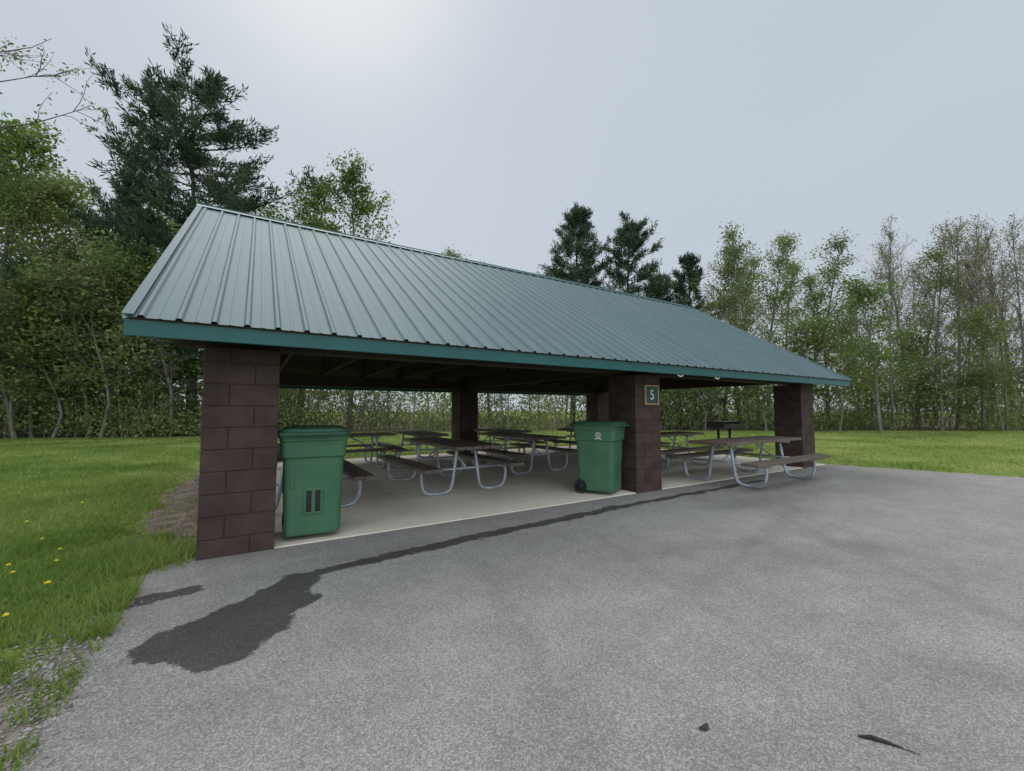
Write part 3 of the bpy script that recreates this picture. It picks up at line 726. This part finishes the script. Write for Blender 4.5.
V2 = np.stack([P-sd,P+sd,P+lean*(rng.uniform(.03,.14,m)*np.where(P[:,1] < 3.4,.55,1))[:,None]],axis=1).reshape(-1,3)
V = np.concatenate([V,V2])
tag(np_mesh('grass', V, np.arange(len(V)).reshape(-1,3), M['grass']), 'short green grass blades growing over the lawn', 'grass', None, 'stuff')
m = 4000
P = np.stack([rng.normal(-.83,.15,m), rng.uniform(.8,4.0,m), np.full(m,.006)],axis=1); sz = rng.uniform(.003,.011,m)*rng.choice([1,1,1,1.8],m)
P2 = np.stack([rng.normal(-.76,.17,1000), rng.uniform(4.9,12,1000), np.full(1000,.006)],axis=1); P = np.concatenate([P,P2]); sz = np.concatenate([sz, rng.uniform(.005,.018,1000)])
k = P[:,0] < -.5; P = P[k]; sz = sz[k]; m = len(P)
oct_ = np.array([(1,0,0),(0,1,0),(-1,0,0),(0,-1,0),(0,0,.7),(0,0,-.5)],float)
V = (P[:,None]+oct_[None]*rng.uniform(.6,1.3,(m,6,1))*sz[:,None,None]).reshape(-1,3)
fo_ = np.array([(0,1,4),(1,2,4),(2,3,4),(3,0,4),(1,0,5),(2,1,5),(3,2,5),(0,3,5)])
F = (fo_[None]+6*np.arange(m)[:,None,None]).reshape(-1,3)
tag(np_mesh('gravel', V, F, M['pebble']), 'loose grey pebbles along the left edge of the asphalt and dirt', 'gravel', None, 'stuff')
# dandelions
d0 = thing('dandelion', 'yellow dandelion in the grass at the left', 'flower', (0,0,0), 0, 'dandelions in the left lawn')
mb = MB(); mb.tube([(0,0,0),(.004,0,.05),(.01,0,.10)], .003, 5); mb.build('stem', M['stem'], d0)
mb = MB()
for k in range(18):
    a = k*2.4; e = .9-.8*k/18
    c0 = np.array((.01,0,.10)); d = np.array((math.cos(a)*math.cos(e), math.sin(a)*math.cos(e), math.sin(e)))
    sd = np.array((-math.sin(a), math.cos(a), 0))*.004
    mb.add([c0-sd*.4, c0+sd*.4, c0+d*.02+sd, c0+d*.023, c0+d*.02-sd], [(0,1,2,3,4)])
mb.build('flower_head', M['yellow'], d0)
dp = [(-1.55,4.9),(-1.9,5.4),(-1.75,4.6),(-2.3,6.1),(-1.35,5.1),(-2.8,6.4),(-2.0,4.9),(-3.2,8.1),(-2.4,5.9),(-1.6,4.5),(-3.6,7.2),(-2.7,7.7),(-4.5,9.5),(-3.9,10.4),(-1.2,4.4),(-1.45,5.5),(-1.7,6.0),(-2.1,6.9),(-1.25,3.9),(-1.9,7.9),(-2.5,6.6),(-1.65,5.15)]
for i, (x, y) in enumerate(dp):
    s = rnd.uniform(.7,1.0)
    if i == 0: d0.location = (x,y,0); d0.scale = (.8,.8,.8)
    else: dup(d0, (x,y,0), rnd.uniform(0,6), None, None, (s,s,s))

# litter on the asphalt
mb = MB(); pts = [(-.07,0,.010),(-.025,.008,.012),(.025,.003,.010),(.075,-.008,.009)]
mb.tube(pts, [.003,.009,.007,.002], 6); mb.tube([(.06,-.006,.009),(.12,-.02,.008)], [.002,.0015], 5)
o = mb.build('fallen_twig', M['deadleaf']); o.location = (2.2,.72,.002); o.rotation_euler = (0,0,-.95); tag(o, 'dark broken twig lying on the asphalt in the lower right', 'twig')
mb = MB(); q = [(math.cos(a)*.026*(1+.3*math.sin(3*a)), math.sin(a)*.018, .009+.004*math.cos(2*a)) for a in np.linspace(0,2*PI,12,endpoint=False)]
mb.add([(0,0,.010)]+q, [(0,i+1,(i+1)%12+1) for i in range(12)])
o = mb.build('fallen_leaf', M['deadleaf']); o.location = (1.67,1.14,0); tag(o, 'small dark leaf on the asphalt, left of the twig', 'leaf')

# ------------------------------------------------------------------ sky, sun, camera
w = bpy.data.worlds.new('World'); S.world = w; w.use_nodes = True
N = w.node_tree.nodes; L = w.node_tree.links; bg = N['Background']
sky = N.new('ShaderNodeTexSky'); sky.sky_type = 'NISHITA'; sky.sun_disc = False
EL, AZ = math.radians(50), math.radians(7); sky.sun_elevation = EL; sky.sun_rotation = AZ; sky.dust_density = 5
sd = Vector((math.sin(AZ)*math.cos(EL), math.cos(AZ)*math.cos(EL), math.sin(EL)))
tc = N.new('ShaderNodeTexCoord')
def dot(v):
    dt = N.new('ShaderNodeVectorMath'); dt.operation = 'DOT_PRODUCT'; dt.inputs[1].default_value = v; L.new(tc.outputs['Generated'], dt.inputs[0]); return dt.outputs['Value']
mr = N.new('ShaderNodeMapRange'); mr.interpolation_type = 'SMOOTHERSTEP'; mr.inputs[1].default_value = .94; mr.inputs[2].default_value = 1.01; mr.inputs[4].default_value = .40; L.new(dot(sd), mr.inputs[0])
mpn = N.new('ShaderNodeMapping'); mpn.inputs['Scale'].default_value = (1,1,2.0); L.new(tc.outputs['Generated'], mpn.inputs[0])
nz = N.new('ShaderNodeTexNoise'); nz.inputs['Scale'].default_value = 1.2; nz.inputs['Detail'].default_value = 4; L.new(mpn.outputs[0], nz.inputs['Vector'])
ad = N.new('ShaderNodeMath'); ad.operation = 'MULTIPLY_ADD'; ad.inputs[1].default_value = .34; L.new(nz.outputs['Fac'], ad.inputs[0]); L.new(mr.outputs[0], ad.inputs[2])
r = N.new('ShaderNodeValToRGB'); e = r.color_ramp.elements; e[0].position = .05; e[0].color = (.560,.630,.715,1); e[1].position = .85; e[1].color = (.86,.89,.915,1)
m_ = e.new(.35); m_.color = (.640,.705,.775,1)
L.new(ad.outputs[0], r.inputs[0])
sx = N.new('ShaderNodeSeparateXYZ'); L.new(tc.outputs['Generated'], sx.inputs[0])
zb = N.new('ShaderNodeMapRange'); zb.interpolation_type = 'SMOOTHSTEP'; zb.inputs[1].default_value = .76; zb.inputs[2].default_value = 1.0; zb.inputs[3].default_value = 9.3; zb.inputs[4].default_value = 20.0
L.new(sx.outputs[2], zb.inputs[0])
back_fill = N.new('ShaderNodeMapRange'); back_fill.interpolation_type = 'SMOOTHSTEP'; back_fill.inputs[1].default_value = .05; back_fill.inputs[2].default_value = .75; back_fill.inputs[3].default_value = 1.0; back_fill.inputs[4].default_value = 2.3  # unseen brighter sky added behind the camera to lift pillar fronts and floor
L.new(dot((-SX,-CX,.15)), back_fill.inputs[0])
ml = N.new('ShaderNodeMath'); ml.operation = 'MULTIPLY'; L.new(zb.outputs[0], ml.inputs[0]); L.new(back_fill.outputs[0], ml.inputs[1])
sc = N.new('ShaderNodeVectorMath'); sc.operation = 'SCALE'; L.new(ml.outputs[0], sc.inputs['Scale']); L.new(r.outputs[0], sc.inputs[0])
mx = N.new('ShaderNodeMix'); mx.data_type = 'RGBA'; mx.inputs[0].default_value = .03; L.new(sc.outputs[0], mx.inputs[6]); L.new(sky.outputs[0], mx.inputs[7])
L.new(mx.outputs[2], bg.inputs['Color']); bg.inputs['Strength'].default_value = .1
sl = bpy.data.lights.new('sun', 'SUN'); sl.energy = 1.4; sl.angle = math.radians(40); sl.color = (1,.97,.93)
so = bpy.data.objects.new('sun', sl); C.objects.link(so); so.rotation_euler = sd.to_track_quat('Z','Y').to_euler()
cam = bpy.data.cameras.new('camera'); co = bpy.data.objects.new('camera', cam); C.objects.link(co)
co.location = (0,0,H0); co.rotation_euler = (math.radians(93.35),0,-math.radians(31.92)); cam.lens = 418/1024*36; cam.sensor_width = 36; cam.sensor_fit = 'HORIZONTAL'; cam.clip_start = .05; cam.clip_end = 2000
S.camera = co
S.view_settings.view_transform = 'Standard'; S.view_settings.look = 'None'; S.view_settings.exposure = 0
